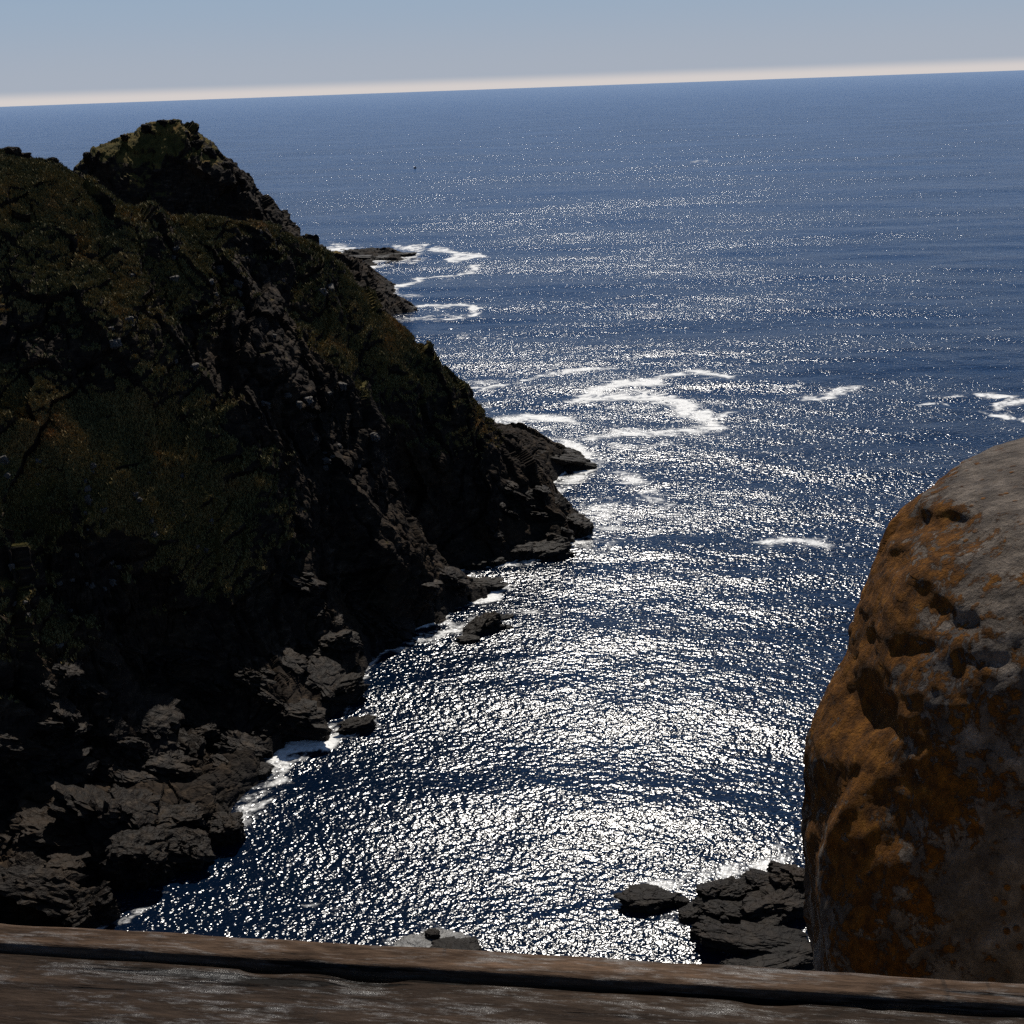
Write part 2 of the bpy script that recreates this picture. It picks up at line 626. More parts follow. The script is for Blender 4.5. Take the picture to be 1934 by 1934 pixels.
# smooth heath-covered parts carry less relief
soft = fbm(P / 38 + 3, 3, 90) + 1.6 * (N[:, 2] - .70)
bench = np.exp(-(((to_px(P)[0] - 150) / 330) ** 2 + ((to_px(P)[1] - 930) / 190) ** 2))
vegb = np.clip(.66 + .62 * soft + .75 * bench, 0, 1) * np.clip((P[:, 2] - 14) / 12, 0, 1)
amp = amp * (1 - .85 * np.clip(vegb - .35, 0, .75))
PD, blk = crag(P, N, amp)
V2 = PD
# vegetation clings to the gentler ground after displacement
tri = F
fn = np.cross(V2[F[:, 2]] - V2[F[:, 0]], V2[F[:, 3]] - V2[F[:, 1]])
vn = np.zeros_like(V2)
for k in range(4):
    np.add.at(vn, F[:, k], fn)
vn /= np.linalg.norm(vn, axis=1)[:, None] + 1e-9
vn *= np.sign(vn[:, 2:3] + 1e-9) if np.median(vn[:, 2]) < 0 else 1
veg = np.clip(vegb * .95 + .9 * (vn[:, 2] - .56) - np.where(V2[:, 1] > 480, .55 * np.clip((78 - V2[:, 2]) / 8, 0, 1), 0), 0, 1) * np.clip((V2[:, 2] - 12) / 10, 0, 1)
wet = np.clip((3.8 - V2[:, 2] + fbm(P / 6, 3, 33) * 1.5) / 2.5, 0, 1)
if fn[:, 2].mean() < 0:
    F = F[:, ::-1]
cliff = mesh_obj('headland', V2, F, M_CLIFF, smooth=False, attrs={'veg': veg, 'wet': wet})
tag(cliff, 'dark craggy headland with heath slopes falling steeply into the sea', 'headland', kind='structure')

# ------------------------------------------------------------------ heath and grass tufts (uncountable)
t_ok = np.where((veg > .42) & (V2[:, 1] < 300) & (vn[:, 1] < .55))[0]
px, py = to_px(V2[t_ok])
t_ok = t_ok[(px > -120) & (px < 1000)]
pick = rng.choice(t_ok, min(90000, len(t_ok)), replace=False)
c0 = V2[pick]
hv = .35 + .55 * rng.random(len(pick)) * np.clip(1 + fbm(c0 / 9, 2, 8), .3, 1.8)
vs, fs = [], []
for b in range(5):
    th = rng.random(len(pick)) * 2 * np.pi
    lean = .25 + .5 * rng.random(len(pick))
    w = .07 + .09 * rng.random(len(pick))
    h = hv * (.6 + .5 * rng.random(len(pick)))
    base = c0 + np.stack([.35 * (rng.random(len(pick)) - .5), .35 * (rng.random(len(pick)) - .5), -.08 * np.ones(len(pick))], -1)
    d = np.stack([np.cos(th), np.sin(th), 0 * th], -1)
    s = np.stack([-np.sin(th), np.cos(th), 0 * th], -1)
    top = base + d * (lean * h)[:, None] + np.array([0, 0, 1]) * h[:, None]
    mid = base * .45 + top * .55
    o = sum(len(v) for v in vs)
    k = len(pick)
    vs += [base - s * w[:, None] * .5, base + s * w[:, None] * .5, mid + s * w[:, None], top, mid - s * w[:, None]]
    i = np.arange(k)
    fs += [np.stack([o + i, o + k + i, o + 2 * k + i], -1), np.stack([o + i, o + 2 * k + i, o + 4 * k + i], -1),
           np.stack([o + 4 * k + i, o + 2 * k + i, o + 3 * k + i], -1)]
tg = NT('heath_leaf')
gn = tg.noise(tg.pos(), .09, 5, .6)
gn2 = tg.noise(tg.pos(), 2.0, 3, .6)
gcol = tg.ramp(gn, [(.32, (.085, .078, .022)), (.48, (.18, .145, .040)), (.60, (.28, .19, .054)), (.74, (.37, .20, .056))])
tg.set(Base_Color=tg.mix(tg.math('MULTIPLY', gn2, .7), gcol, (.025, .024, .009)), Roughness=.9)
tuft = mesh_obj('heath', np.concatenate(vs), np.concatenate(fs), tg.m, smooth=False)
tag(tuft, 'low brown and olive heath and grass clinging to the cliff slope', 'heath', kind='stuff')

# ------------------------------------------------------------------ sea
dep = np.r_[np.linspace(R(55), R(41), 60)[:-1], np.linspace(R(41), R(1.2), 760)[:-1], np.exp(np.linspace(math.log(R(1.2)), math.log(R(.055)), 130))]
rad = EYE / np.tan(dep)
ang = np.r_[np.linspace(R(-180), R(-29), 70)[:-1], np.linspace(R(-29), R(29), 820)[:-1], np.linspace(R(29), R(180), 70)]
A2, R2 = np.meshgrid(ang, rad)
SX, SY = (R2 * np.sin(A2)).ravel(), (R2 * np.cos(A2)).ravel()
SZ = np.zeros_like(SX)
dr = np.gradient(rad)
sp = np.maximum(np.repeat(np.abs(dr), len(ang)), R2.ravel() * R(.09))
coarse = np.abs(A2.ravel()) > R(29.2)
for k in range(46):
    L = 2.0 * 1.12 ** k
    th = R(-100 + 55 * (rng.random() - .5) * (1.4 if L < 20 else .6))
    a = .0021 * L * (.6 + .8 * rng.random()) * (1 if L < 25 else (25 / L) ** .9)
    ph = rng.random() * 6.28
    kx, ky = 2 * np.pi / L * math.cos(th), 2 * np.pi / L * math.sin(th)
    wgt = np.clip(L / (3.0 * sp) - 1, 0, 1)
    wgt[coarse] = 0
    SZ += wgt * a * np.sin(kx * SX + ky * SY + ph + .9 * np.sin(.021 * SX + .013 * SY + k))
SP = np.stack([SX, SY, SZ], -1)

# foam painted into the water as an attribute of the surface
fx, fy = to_px(np.stack([SX, SY, 0 * SX], -1))
front = (SY > 0) & (np.abs(A2.ravel()) < R(30))
foam = np.zeros(len(SX))


wx_ = fbm(np.stack([SX / 14, SY / 14, 0 * SX], -1), 4, 61) * 13 + fbm(np.stack([SX / 2.5, SY / 2.5, 0 * SX], -1), 2, 63) * 5
wy_ = fbm(np.stack([SX / 14, SY / 14, 0 * SX + 9], -1), 4, 62) * 5
fx, fy = fx + wx_, fy + wy_


def stroke(pts, w, s, sx=1.0):
    """pts on the sea seen at (px,py); w is the half height in px"""
    global foam
    best = np.full(len(SX), 1e9)
    x0, x1 = min(p[0] for p in pts) - 8 * w, max(p[0] for p in pts) + 8 * w
    y0, y1 = min(p[1] for p in pts) - 5 * w, max(p[1] for p in pts) + 5 * w
    m = np.where(front & (fx > x0) & (fx < x1) & (fy > y0) & (fy < y1))[0]
    if not len(m):
        return
    qx, qy = fx[m], fy[m]
    b = np.full(len(m), 1e9)
    if len(pts) == 1:
        pts = [pts[0], (pts[0][0] + 1, pts[0][1])]
    for (ax, ay), (bx, by) in zip(pts[:-1], pts[1:]):
        # distances in px, squeezed sideways because the sea is seen at a slant
        ux, uy, vx, vy = ax * .45, ay, bx * .45, by
        tx, ty = qx * .45 - ux, qy - uy
        ll = (vx - ux) ** 2 + (vy - uy) ** 2 + 1e-9
        tt = np.clip((tx * (vx - ux) + ty * (vy - uy)) / ll, 0, 1)
        b = np.minimum(b, np.hypot(tx - tt * (vx - ux), ty - tt * (vy - uy)))
    foam[m] = np.maximum(foam[m], .60 * s * np.exp(-(b / (w * 3.0)) ** 2))
    foam[m] = np.maximum(foam[m], s * np.exp(-(b / (w * 1.35)) ** 2))


for pts, w, s in [
    ([(1088, 757), (1125, 738), (1165, 722), (1235, 720)], 9, 1.15), ([(1110, 752), (1190, 745), (1260, 756), (1325, 785), (1352, 806)], 14, 1.15),
    ([(1345, 810), (1280, 818), (1190, 812), (1110, 832)], 11, 1.0), ([(1250, 713), (1310, 706), (1375, 711)], 6, 1.1),
    ([(930, 797), (1000, 790), (1085, 797)], 9, 1.05), ([(935, 812), (1040, 812)], 7, .75), ([(895, 738), (1000, 717), (1150, 694)], 5, .95),
    ([(900, 726), (930, 722)], 8, .9),
    ([(1095, 862), (1150, 880), (1210, 925), (1285, 985)], 16, .82), ([(1055, 925), (1110, 955), (1160, 1000), (1120, 1035)], 22, .82),
    ([(1120, 840), (1180, 850), (1250, 840)], 14, .72), ([(1110, 880), (1080, 905), (1045, 928)], 12, 1.0),
    ([(1110, 990), (1125, 1015), (1090, 1035)], 11, .95), ([(1250, 960), (1330, 990)], 10, .65), ([(1140, 940), (1210, 990), (1240, 1030)], 18, .65),
    ([(1436, 1027), (1480, 1017), (1535, 1019), (1566, 1030)], 9, 1.12), ([(1370, 1035), (1450, 1032)], 6, .7), ([(1510, 1032), (1560, 1034)], 5, .8),
    ([(1455, 736), (1495, 730)], 4, .9), ([(1500, 722), (1520, 726)], 3, .8), ([(1515, 752), (1570, 746), (1632, 733)], 6, 1.0),
    ([(1766, 751), (1812, 749)], 4, 1.0), ([(1755, 767), (1795, 767)], 3, .9), ([(1850, 751), (1915, 752)], 6, 1.1), ([(1890, 764), (1960, 759)], 6, 1.1),
    ([(1848, 775), (1890, 782), (1905, 786)], 3, .95), ([(1915, 790), (1960, 800)], 7, 1.0), ([(1735, 790), (1760, 792)], 3, .6),
    ([(745, 465), (790, 467), (785, 474)], 4, 1.1), ([(812, 469), (845, 474), (900, 484), (850, 490)], 4.5, 1.15), ([(875, 484), (906, 484)], 4.5, 1.2),
    ([(715, 545), (780, 535), (850, 520), (905, 503)], 4.5, 1.1), ([(795, 579), (860, 575), (888, 582), (884, 596)], 4.5, 1.15),
    ([(625, 466), (690, 473), (720, 478)], 5, 1.0), ([(690, 505), (760, 492), (800, 488)], 5, .85), ([(700, 520), (760, 510)], 4, .7),
    ([(735, 603), (790, 598), (880, 600)], 5, .85), ([(720, 560), (760, 558), (790, 560)], 5, .85), ([(870, 636), (940, 638)], 4, .75), ([(1290, 305), (1340, 304)], 1.6, .9), ([(1180, 297), (1230, 295)], 1.2, .7),
    ([(960, 209), (1010, 208)], 1.2, .7), ([(800, 690), (850, 720), (900, 760), (930, 790)], 9, .7), ([(770, 640), (800, 670)], 7, .75),
    ([(1180, 1690), (1225, 1665), (1340, 1648), (1440, 1630), (1500, 1605)], 22, .80), ([(1290, 1720), (1270, 1740), (1320, 1765)], 16, .72),
    ([(1330, 1775), (1400, 1810), (1460, 1828)], 14, .66), ([(1460, 1730), (1510, 1728)], 8, .9),
    ([(735, 1785), (820, 1752), (905, 1770)], 14, .62), ([(590, 1705), (625, 1720)], 18, .62), ([(1120, 1335), (1170, 1325)], 9, .60),
    ([(510, 1475), (470, 1520), (450, 1560)], 16, .85), ([(655, 1330), (700, 1345), (650, 1400)], 15, .80), ([(620, 1400), (540, 1440)], 10, .72),
    ([(750, 1222), (830, 1205), (880, 1195), (950, 1165), (1010, 1155)], 12, .80), ([(880, 1150), (950, 1115), (1000, 1090)], 11, .75),
    ([(810, 1078), (900, 1068), (990, 1056), (1080, 1045)], 8, 1.0), ([(700, 1268), (660, 1300)], 10, .7),
    ([(1300, 1185), (1380, 1200)], 8, .55), ([(1060, 1790), (1110, 1795)], 8, .60),
    ([(340, 1672), (230, 1745)], 8, .6), ([(455, 1562), (400, 1612)], 9, .55),
]:
    stroke(pts, w, s)
near_ = np.where(front & (SX < 60) & (np.hypot(SX, SY) < 880))[0]
hs_ = np.concatenate([height(SX[q], SY[q]) for q in np.array_split(near_, 40)])
foam[near_] = np.maximum(foam[near_], 1.05 * np.clip((hs_ + 4.2) / 3.8, 0, 1) * np.clip(.75 + .6 * fbm(SP[near_] / 16, 2, 55), .2, 1.15))
sea_att = foam
Fs, _ = grid_faces(len(rad), len(ang))
e1 = SP[Fs[0, 1]] - SP[Fs[0, 0]]
if np.cross(SP[Fs[:, 2]] - SP[Fs[:, 0]], SP[Fs[:, 3]] - SP[Fs[:, 1]])[:, 2].mean() < 0:
    Fs = Fs[:, ::-1]
sea = mesh_obj('sea', SP, Fs, M_SEA, smooth=True, attrs={'foam': sea_att})
tag(sea, 'deep blue sea glittering in the sun with patches of white foam', 'sea', kind='structure')

# ------------------------------------------------------------------ rocks
_ico = {}


def ico(sub):
    if sub not in _ico:
        import bmesh
        bm = bmesh.new()
        bmesh.ops.create_icosphere(bm, subdivisions=sub, radius=1)
        bm.verts.ensure_lookup_table()
        _ico[sub] = (np.array([v.co[:] for v in bm.verts]), np.array([[v.index for v in f.verts] for f in bm.faces]))
        bm.free()
    return _ico[sub]


def rock_mesh(size, seed, sub=5, ang=1.0, flat=0.0, rot=(0, 0, 0)):
    U, Fi = ico(sub)
    size = np.array(size, float)
    off = seed * 7.31
    r = 1 / np.maximum((np.abs(U) ** 3.2).sum(1) ** (1 / 3.2), 1e-6)
    P = U * (1 + (r - 1) * .65)[:, None]
    a, ea = facets(P * 1.15 + off, seed, 1.1)
    b, eb = facets(P * 2.7 + off, seed + 5, 1.1)
    c, ec = facets(P * 6.5 + off, seed + 9, 1.1)
    d = 1 + ang * (.30 * a + .15 * b + .06 * c - .05 * np.exp(-eb * 10)) + .10 * fbm(P * 1.2 + off, 3, seed) + .02 * fbm(P * 9, 2, seed)
    P = P * d[:, None]
    if flat:
        P[:, 2] = np.where(P[:, 2] > flat, flat + (P[:, 2] - flat) * .3, P[:, 2])
    P = P * size
    return P @ rotm(*rot).T, Fi


def rock(name, px, py, wpx, hpx, label, z=None, seed=1, mat=None, depth=1.0, rot=(0, 0, 0), flat=.45, ang=1.0, group=None, cat='rock', sub=5, sink=.25, r=None):
    """a rock whose visible body covers about wpx x hpx at (px,py)"""
    c = at_z(px, py, z if z is not None else .8) if r is None else at_r(px, py, r)
    dist = np.linalg.norm(c - np.array([0, 0, EYE]))
    hw, hh = wpx / FPX * dist / 2, hpx / FPX * dist / 2
    P, Fi = rock_mesh((hw, max(hw * .75, hh) * depth, hh * 1.25), seed, sub, ang, flat, rot)
    base = c - np.array([0, 0, hh * sink])
    o = mesh_obj(name, P, Fi, mat or M_SHORE, smooth=False)
    o.location = base
    tag(o, label, cat, group)
    return o


SR = 'rocks awash at the foot of the cliffs'
for a in [
    ('shore_rock', 1036, 1037, 92, 44, 'broad flat-topped dark rock in the surf below the rocky point', .8, 3, 0.9, (0, -6, 10)),
    ('shore_rock', 1092, 990, 50, 50, 'squarish rock block at the very end of the rocky point', 2.0, 4, 1.0, (10, 8, 20)),
    ('shore_rock', 1068, 1018, 34, 16, 'small low rock between the point and the flat-topped rock', .6, 5, 1.0, (0, 0, 0)),
    ('shore_rock', 910, 1182, 78, 46, 'dark wedge-shaped rock alone in white wash off the ledges', 1.0, 6, .8, (0, -22, 24)),
    ('shore_rock', 952, 1166, 34, 14, 'small black rock trailing right of the wedge-shaped rock', .5, 7, .8, (0, 0, 20)),
    ('shore_rock', 958, 1186, 20, 12, 'tiny black rock just below the trailing rock in the wash', .4, 8, .8, (0, 0, 0)),
    ('shore_rock', 885, 1207, 44, 16, 'thin dark rock in foam below the wedge-shaped rock', .5, 9, .8, (0, 0, 16)),
    ('shore_rock', 1228, 1696, 92, 38, 'smooth oval dark rock alone in the glittering water at the bottom', .8, 10, .8, (0, 4, 0)),
    ('shore_rock', 1307, 1722, 48, 24, 'small brown rock beside the smooth oval rock', .8, 12, .9, (0, 0, 30)),
    ('shore_rock', 1345, 1683, 60, 40, 'upright knobbly rock at the left of the rock cluster', 1.4, 13, .9, (0, 10, 40)),
    ('shore_rock', 1392, 1678, 70, 42, 'rounded rock at the top of the rock cluster', 1.4, 14, .9, (0, -10, 10)),
    ('shore_rock', 1447, 1668, 72, 40, 'ridged rock leaning right in the rock cluster', 1.6, 15, .9, (0, 14, 0)),
    ('shore_rock', 1500, 1664, 70, 64, 'tallest rock of the cluster, half behind the lichen boulder', 2.2, 16, .9, (0, 0, 0)),
    ('shore_rock', 1375, 1722, 92, 42, 'broad cracked rock in the middle of the rock cluster', .9, 17, .7, (0, 6, -10)),
    ('shore_rock', 1470, 1706, 110, 50, 'dark shaded rock at the right of the rock cluster', 1.6, 18, .8, (0, 0, 10)),
    ('rock_slab', 1420, 1772, 190, 44, 'long slanting rock slab with a lit ridge below the cluster', 1.0, 19, .5, (0, 9, -6)),
    ('rock_slab', 1326, 1757, 40, 28, 'small dark lump at the left tip of the slanting slab', .9, 20, .8, (0, 0, 0)),
    ('rock_slab', 1480, 1812, 150, 34, 'low ribbed rock slab just above the wooden railing', .7, 21, .5, (0, -5, 8)),
    ('rock_slab', 905, 1103, 88, 28, 'low dark ledge pointing right into the foam in the middle of the shore', .7, 22, .7, (0, 4, 6)),
    ('rock_slab', 835, 1112, 70, 36, 'ribbed ledge inland of the low dark ledge', 2.0, 23, .8, (0, 0, 20)),
    ('rock_slab', 674, 1368, 70, 36, 'pointed dark ledge reaching into the bright water', .8, 24, .7, (0, -8, 25)),
    ('rock_slab', 630, 1302, 100, 50, 'brown topped ledge above the pointed ledge', 2.4, 25, .7, (0, -10, 18)),
    ('shore_rock', 735, 1214, 36, 22, 'small rounded rock with a trickle of foam at the ledge end', .8, 26, .9, (0, 0, 0)),
    ('shore_rock', 690, 1196, 74, 42, 'brown slanting rock above the small rounded shore rock', 2.2, 27, .8, (0, 14, 10)),
    ('shore_rock', 895, 1066, 40, 22, 'small dark rock at the foot of the black cliff face', .8, 28, .9, (0, 0, 10)),
    ('shore_rock', 935, 1060, 34, 18, 'small foam-edged rock right of the cliff foot rock', .7, 29, .9, (0, 0, 40)),
    ('shore_rock', 985, 1040, 46, 30, 'rock against the point beside the flat-topped rock', 1.5, 30, .9, (0, 0, 0)),
    ('rock_slab', 1015, 866, 170, 56, 'long brown whaleback rock at the tip of the headland', 3.0, 31, .6, (0, 10, 4)),
    ('shore_rock', 1085, 880, 54, 18, 'low jagged rock trailing from the whaleback rock', .8, 32, .7, (0, 4, 0)),
    ('shore_rock', 1078, 852, 18, 14, 'small knob of rock on the end of the whaleback rock', 2.0, 33, .9, (0, 0, 0)),
    ('reef_rock', 752, 583, 66, 20, 'low dark reef rock at the end of the second far spur', .8, 34, .7, (0, 4, 0)),
    ('reef_rock', 690, 487, 92, 14, 'long low reef running out from the far headland', .9, 35, .5, (0, 3, 0)),
    ('reef_rock', 750, 482, 62, 12, 'narrow outer end of the far reef among white foam', .6, 36, .5, (0, -3, 0)),
    ('shore_block', 258, 1612, 108, 110, 'big blocky grey boulder at the water edge near the bottom left', 3.5, 37, .8, (12, 10, 20)),
    ('shore_block', 160, 1712, 96, 80, 'pale slab leaning on the big blocky boulder above the railing', 2.6, 38, .7, (20, -8, 40)),
    ('shore_block', 75, 1690, 170, 130, 'large striped slab in the bottom left corner above the railing', 4.0, 39, .7, (18, 24, 15)),
    ('shore_block', 330, 1550, 110, 62, 'rounded dark boulder above the big blocky boulder', 3.6, 40, .8, (0, 0, 30)),
    ('shore_block', 360, 1600, 64, 70, 'tan faced boulder beside the water below the rounded boulder', 2.2, 41, .9, (10, 20, 10)),
    ('shore_block', 428, 1560, 56, 60, 'dark rounded boulder at the water edge by a foam wash', 1.8, 42, .9, (0, 0, 0)),
    ('shore_block', 138, 1565, 56, 48, 'small pointed block left of the big blocky boulder', 5.5, 43, .9, (20, 20, 45)),
    ('shore_block', 90, 1502, 80, 56, 'pale squared block on the left shore under the bushes', 8.0, 44, .9, (20, 24, 30)),
    ('shore_block', 210, 1555, 70, 80, 'tall brown block behind the big blocky boulder', 5.0, 45, .9, (15, 0, 60)),
    ('shore_block', 455, 1410, 92, 44, 'flat ochre slab dipping towards the water', 3.2, 46, .8, (10, 26, 10)),
    ('shore_block', 380, 1382, 60, 46, 'rounded grey boulder above the ochre slab', 5.0, 47, .9, (0, 0, 20)),
    ('shore_block', 425, 1445, 60, 34, 'small ochre block below the dipping ochre slab', 2.8, 48, .9, (5, 20, 0)),
    ('shore_block', 480, 1452, 56, 30, 'brown block touching the water under the ochre slab', 1.2, 49, .9, (0, 14, 0)),
    ('shore_block', 250, 1320, 90, 56, 'pale broken ledge under the grassy bench', 8.0, 50, .9, (14, 20, 20)),
    ('shore_block', 300, 1440, 110, 60, 'broad weathered slab in the middle of the near shore', 5.5, 51, .8, (10, 16, 0)),
    ('shore_rock', 1288, 1700, 26, 16, 'small rock tip between the oval rock and the cluster', .6, 52, .9, (0, 10, 20)),
    ('shore_rock', 1330, 1706, 40, 30, 'pointed rock at the front left of the rock cluster', 1.0, 53, .9, (20, 10, 0)),
    ('shore_rock', 1418, 1656, 34, 26, 'small upright rock on the top edge of the rock cluster', 1.8, 54, .9, (20, -10, 0)),
    ('shore_rock', 1470, 1640, 40, 26, 'furthest rock of the cluster with wash behind it', 1.6, 55, .9, (0, 20, 0)),
    ('shore_rock', 1352, 1744, 60, 22, 'low jagged rock between the cracked rock and the slanting slab', .7, 56, .8, (0, 12, 0)),
    ('shore_rock', 1440, 1742, 70, 26, 'dark wedge between the shaded rock and the slanting slab', .9, 57, .8, (0, -12, 0)),
    ('shore_rock', 1400, 1826, 60, 20, 'black rock just above the railing left of the ribbed slab', .6, 58, .8, (0, 8, 0)),
]:
    nm, px_, py_, w_, h_, lab, z_, sd, dp, rt = a
    rock(nm, px_, py_, w_, h_, lab, z_, sd, M_SHORE if z_ < 6 else M_DRY, dp, rt, group=SR, ang=1.35)

w = rock('washed_rock', 815, 1796, 150, 50, 'pale foam-washed rock just breaking the surface above the railing', .1, 60, M_WASH, .8, (0, 4, 12), .5, 1.3, sink=.45)
rock('shore_rock', 818, 1762, 26, 16, 'small brown rock poking through the foam-washed rock', .9, 61, M_SHORE, 1, (0, 0, 0), sink=.1)
rock('shore_rock', 860, 1788, 76, 16, 'dark rim of rock below the foam-washed rock', .5, 62, M_SHORE, .8, (0, 0, 0), sink=.1)

# broken rocks of the shore apron
AP = [('broken brown rock on the shore apron at the bottom left above the railing', (0, 1380, 330, 1700), 70, (1.0, 1.5, 2.2, 3.0, 4.0)),
      ('jagged dark rock on the shore apron below the grassy bench', (60, 1230, 640, 1440), 95, (.9, 1.3, 1.8, 2.6, 3.6)),
      ('black rock on the shadowed shore near the long ledges', (560, 1080, 930, 1270), 60, (.8, 1.2, 1.6, 2.4, 3.2)),
      ('dark rock tumbled on the rocky point in the middle of the shore', (900, 900, 1085, 1040), 26, (1.0, 1.4, 2.0, 2.8))]
V2L, FL = V2.tolist(), F.tolist()
from mathutils.bvhtree import BVHTree
BVH = BVHTree.FromPolygons(V2L, FL)


def hit(px, py):
    d = Vector(ray(px, py)).normalized()
    return BVH.ray_cast(Vector((0, 0, EYE)), d, 2000)[0]


apro = []
for k in range(9):
    Pm, Fm = rock_mesh((1, .8, .62), 120 + k, 4, 1.5, .6)
    apro.append((Pm, Fm))
amesh = {}
for lab, (xa, ya, xb, yb), n, sizes in AP:
    for k in range(n):
        h = hit(random.uniform(xa, xb), random.uniform(ya, yb))
        if h is None or h.z > 24 or h.z < 1.4:
            continue
        key = random.randrange(9)
        if key not in amesh:
            o = mesh_obj('shore_rock', *apro[key], M_SHORE, smooth=False)
            amesh[key] = o
        else:
            o = amesh[key].copy()
            COL.objects.link(o)
        s = random.choice(sizes)
        o.location = h + Vector((0, .3 * s, 0))
        o.scale = (s * random.uniform(.8, 1.5), s * random.uniform(.8, 1.3), s * random.uniform(.6, 1.1))
        o.rotation_euler = (random.uniform(-.3, .5), random.uniform(.1, .7), random.uniform(-.6, .9))
        tag(o, lab, 'rock', lab.replace(' rock on', ' rocks on').replace('dark rock', 'dark rocks'))

# crags along the skyline
CG = 'knobs of rock along the skyline'
for k, (px_, py_, r_, w_, h_, lab) in enumerate([
    (24, 284, 256, 26, 24, 'twin-topped rock knob on the skyline at the far left'), (48, 292, 257, 20, 18, 'small jagged rock knob right of the twin-topped knob'),
    (101, 303, 261, 14, 22, 'upright rock stub on the near ridge left of the saddle'), (276, 236, 620, 26, 14, 'blunt rock left of the peak summit'),
    (306, 229, 620, 20, 16, 'squared rock on top of the summit'), (326, 230, 619, 12, 18, 'small tooth of rock just right of the summit'),
    (348, 250, 615, 18, 16, 'rock step below the summit tooth'), (372, 268, 612, 12, 18, 'thin rock tooth high on the right ridge of the peak'),
    (395, 284, 611, 22, 24, 'stout rock tower on the right ridge of the peak'), (430, 312, 610, 18, 26, 'leaning rock tower halfway down the right ridge'),
    (446, 326, 610, 16, 18, 'rock knob below the leaning tower'), (458, 340, 610, 18, 20, 'lowest rock knob on the right ridge of the peak'),
    (235, 254, 614, 16, 10, 'low rock on the left shoulder of the peak'), (165, 290, 578, 18, 16, 'rock at the left edge of the peak above the saddle')]):
    rock('crag', px_, py_ + 4, w_, h_, lab, None, 70 + k, M_DRY, .9, (0, 0, k * 37), .8, 1.1, CG, 'crag', 4, .35, r_)

# pale stones strewn over the heath
ZONES = [('pale stone lying in the brown heath of the left bench', (0, 870, 420, 1040), 26),
         ('bleached stone on the lower left heath above the slabs', (0, 1040, 240, 1220), 16),
         ('pale stone on the grassy slope below the peak', (180, 440, 520, 700), 16),
         ('light grey stone on the scree of the right spur', (480, 700, 720, 900), 16),
         ('small pale stone near the upper edge of the near hill', (400, 430, 640, 560), 10)]
pro = {}
for lab, (xa, ya, xb, yb), n in ZONES:
    for k in range(n):
        h = hit(random.uniform(xa, xb), random.uniform(ya, yb))
        if h is None or h.y > 320:
            continue
        s = random.choice([.35, .4, .45, .55, .65, .85]) * (.9 if h.y < 215 else 1.2)
        key = random.randrange(6)
        if key not in pro:
            Pm, Fm = rock_mesh((1, .8, .6), 90 + key, 3, 1.7, .7)
            o = mesh_obj('stone', Pm, Fm, M_PALE, smooth=False)
            pro[key] = o
        else:
            o = pro[key].copy()
            COL.objects.link(o)
        o.location = h + Vector((0, .15 * s, .02 * s))
        o.scale = (s * random.uniform(.7, 1.3), s, s * random.uniform(.9, 1.9))
        o.rotation_euler = (random.uniform(-.4, .4), random.uniform(-.4, .4), random.uniform(0, 6.28))
        tag(o, lab, 'stone', lab.replace('pale stone', 'pale stones').replace('bleached stone', 'bleached stones').replace('grey stone', 'grey stones'))

# ------------------------------------------------------------------ ground of the viewpoint (below and behind the railing)
gx, gy = np.meshgrid(np.linspace(-40, 40, 161), np.r_[np.linspace(-14, 4, 110)[:-1], np.linspace(4, 96, 130)])
gx, gy = gx.ravel(), gy.ravel()
edge = 1.66 - .30 * np.clip(gx - .4, 0, 1) + .5 * .10 * np.sin(gx * .9)
gz = np.where(gy < edge, EYE - 1.72, EYE - 1.72 - (gy - edge) * 1.9)
far = gy > edge + 3
gz = np.where(far, EYE - 1.72 - 5.7 - (gy - edge - 3) * 1.08, gz)
gp = np.stack([gx, gy, gz], -1)
gp[:, 2] += np.where(gy > edge + .6, .45 * np.clip((gy - 3) / 6, 0, 1) * fbm(gp / 3.0, 3, 5) * 2, .03 * fbm(gp / .6, 3, 6)) 
fac, _e = facets(gp / 3.5, 51, 1.2)
gp[:, 2] += np.clip((gy - 6) / 10, 0, 1) * fac * 1.5
Fg, _ = grid_faces(239, 161)
if np.cross(gp[Fg[:, 2]] - gp[Fg[:, 0]], gp[Fg[:, 3]] - gp[Fg[:, 1]])[:, 2].mean() < 0:
    Fg = Fg[:, ::-1]
tgm = NT('pale_bounce_ground')
gpos = tgm.pos()
gn_ = tgm.noise(gpos, 3.0, 8, .65)
yy_ = tgm.n('ShaderNodeSeparateXYZ')
tgm.l(gpos, yy_.inputs[0])
bounce_pale = tgm.step(tgm.math('ADD', yy_.outputs[1], gn_), 3.2, 2.3)  # unseen near ground, made pale to throw sunlight back onto the boulder
tgm.set(Base_Color=tgm.mix(bounce_pale, tgm.ramp(gn_, [(.3, (.02, .018, .014)), (.7, (.07, .058, .042))]),
                           tgm.ramp(gn_, [(.3, (.30, .25, .19)), (.7, (.46, .39, .30))])),
        Roughness=.95, Normal=tgm.bump(gn_, .05))
gr = mesh_obj('ground', gp, Fg, tgm.m, smooth=False, attrs={'veg': np.where(gy < edge, .2, .35), 'wet': np.zeros(len(gx))})
tag(gr, 'rocky ground of the viewpoint dropping away below the railing', 'ground', kind='structure')

# ------------------------------------------------------------------ lichen boulder
BD = 4.3
SIL = [(2500, 800), (2150, 826), (1990, 848), (1934, 864), (1850, 886), (1760, 932), (1706, 972), (1672, 1020), (1640, 1090), (1612, 1160), (1592, 1250), (1562, 1312), (1527, 1380),
       (1512, 1480), (1506, 1600), (1511, 1700), (1526, 1800), (1540, 1860), (1560, 2000), (1580, 2300)]


def lean(z):
    return .26 * np.clip((z - (EYE - 2.4)) / 1.8, -.6, 1.2)


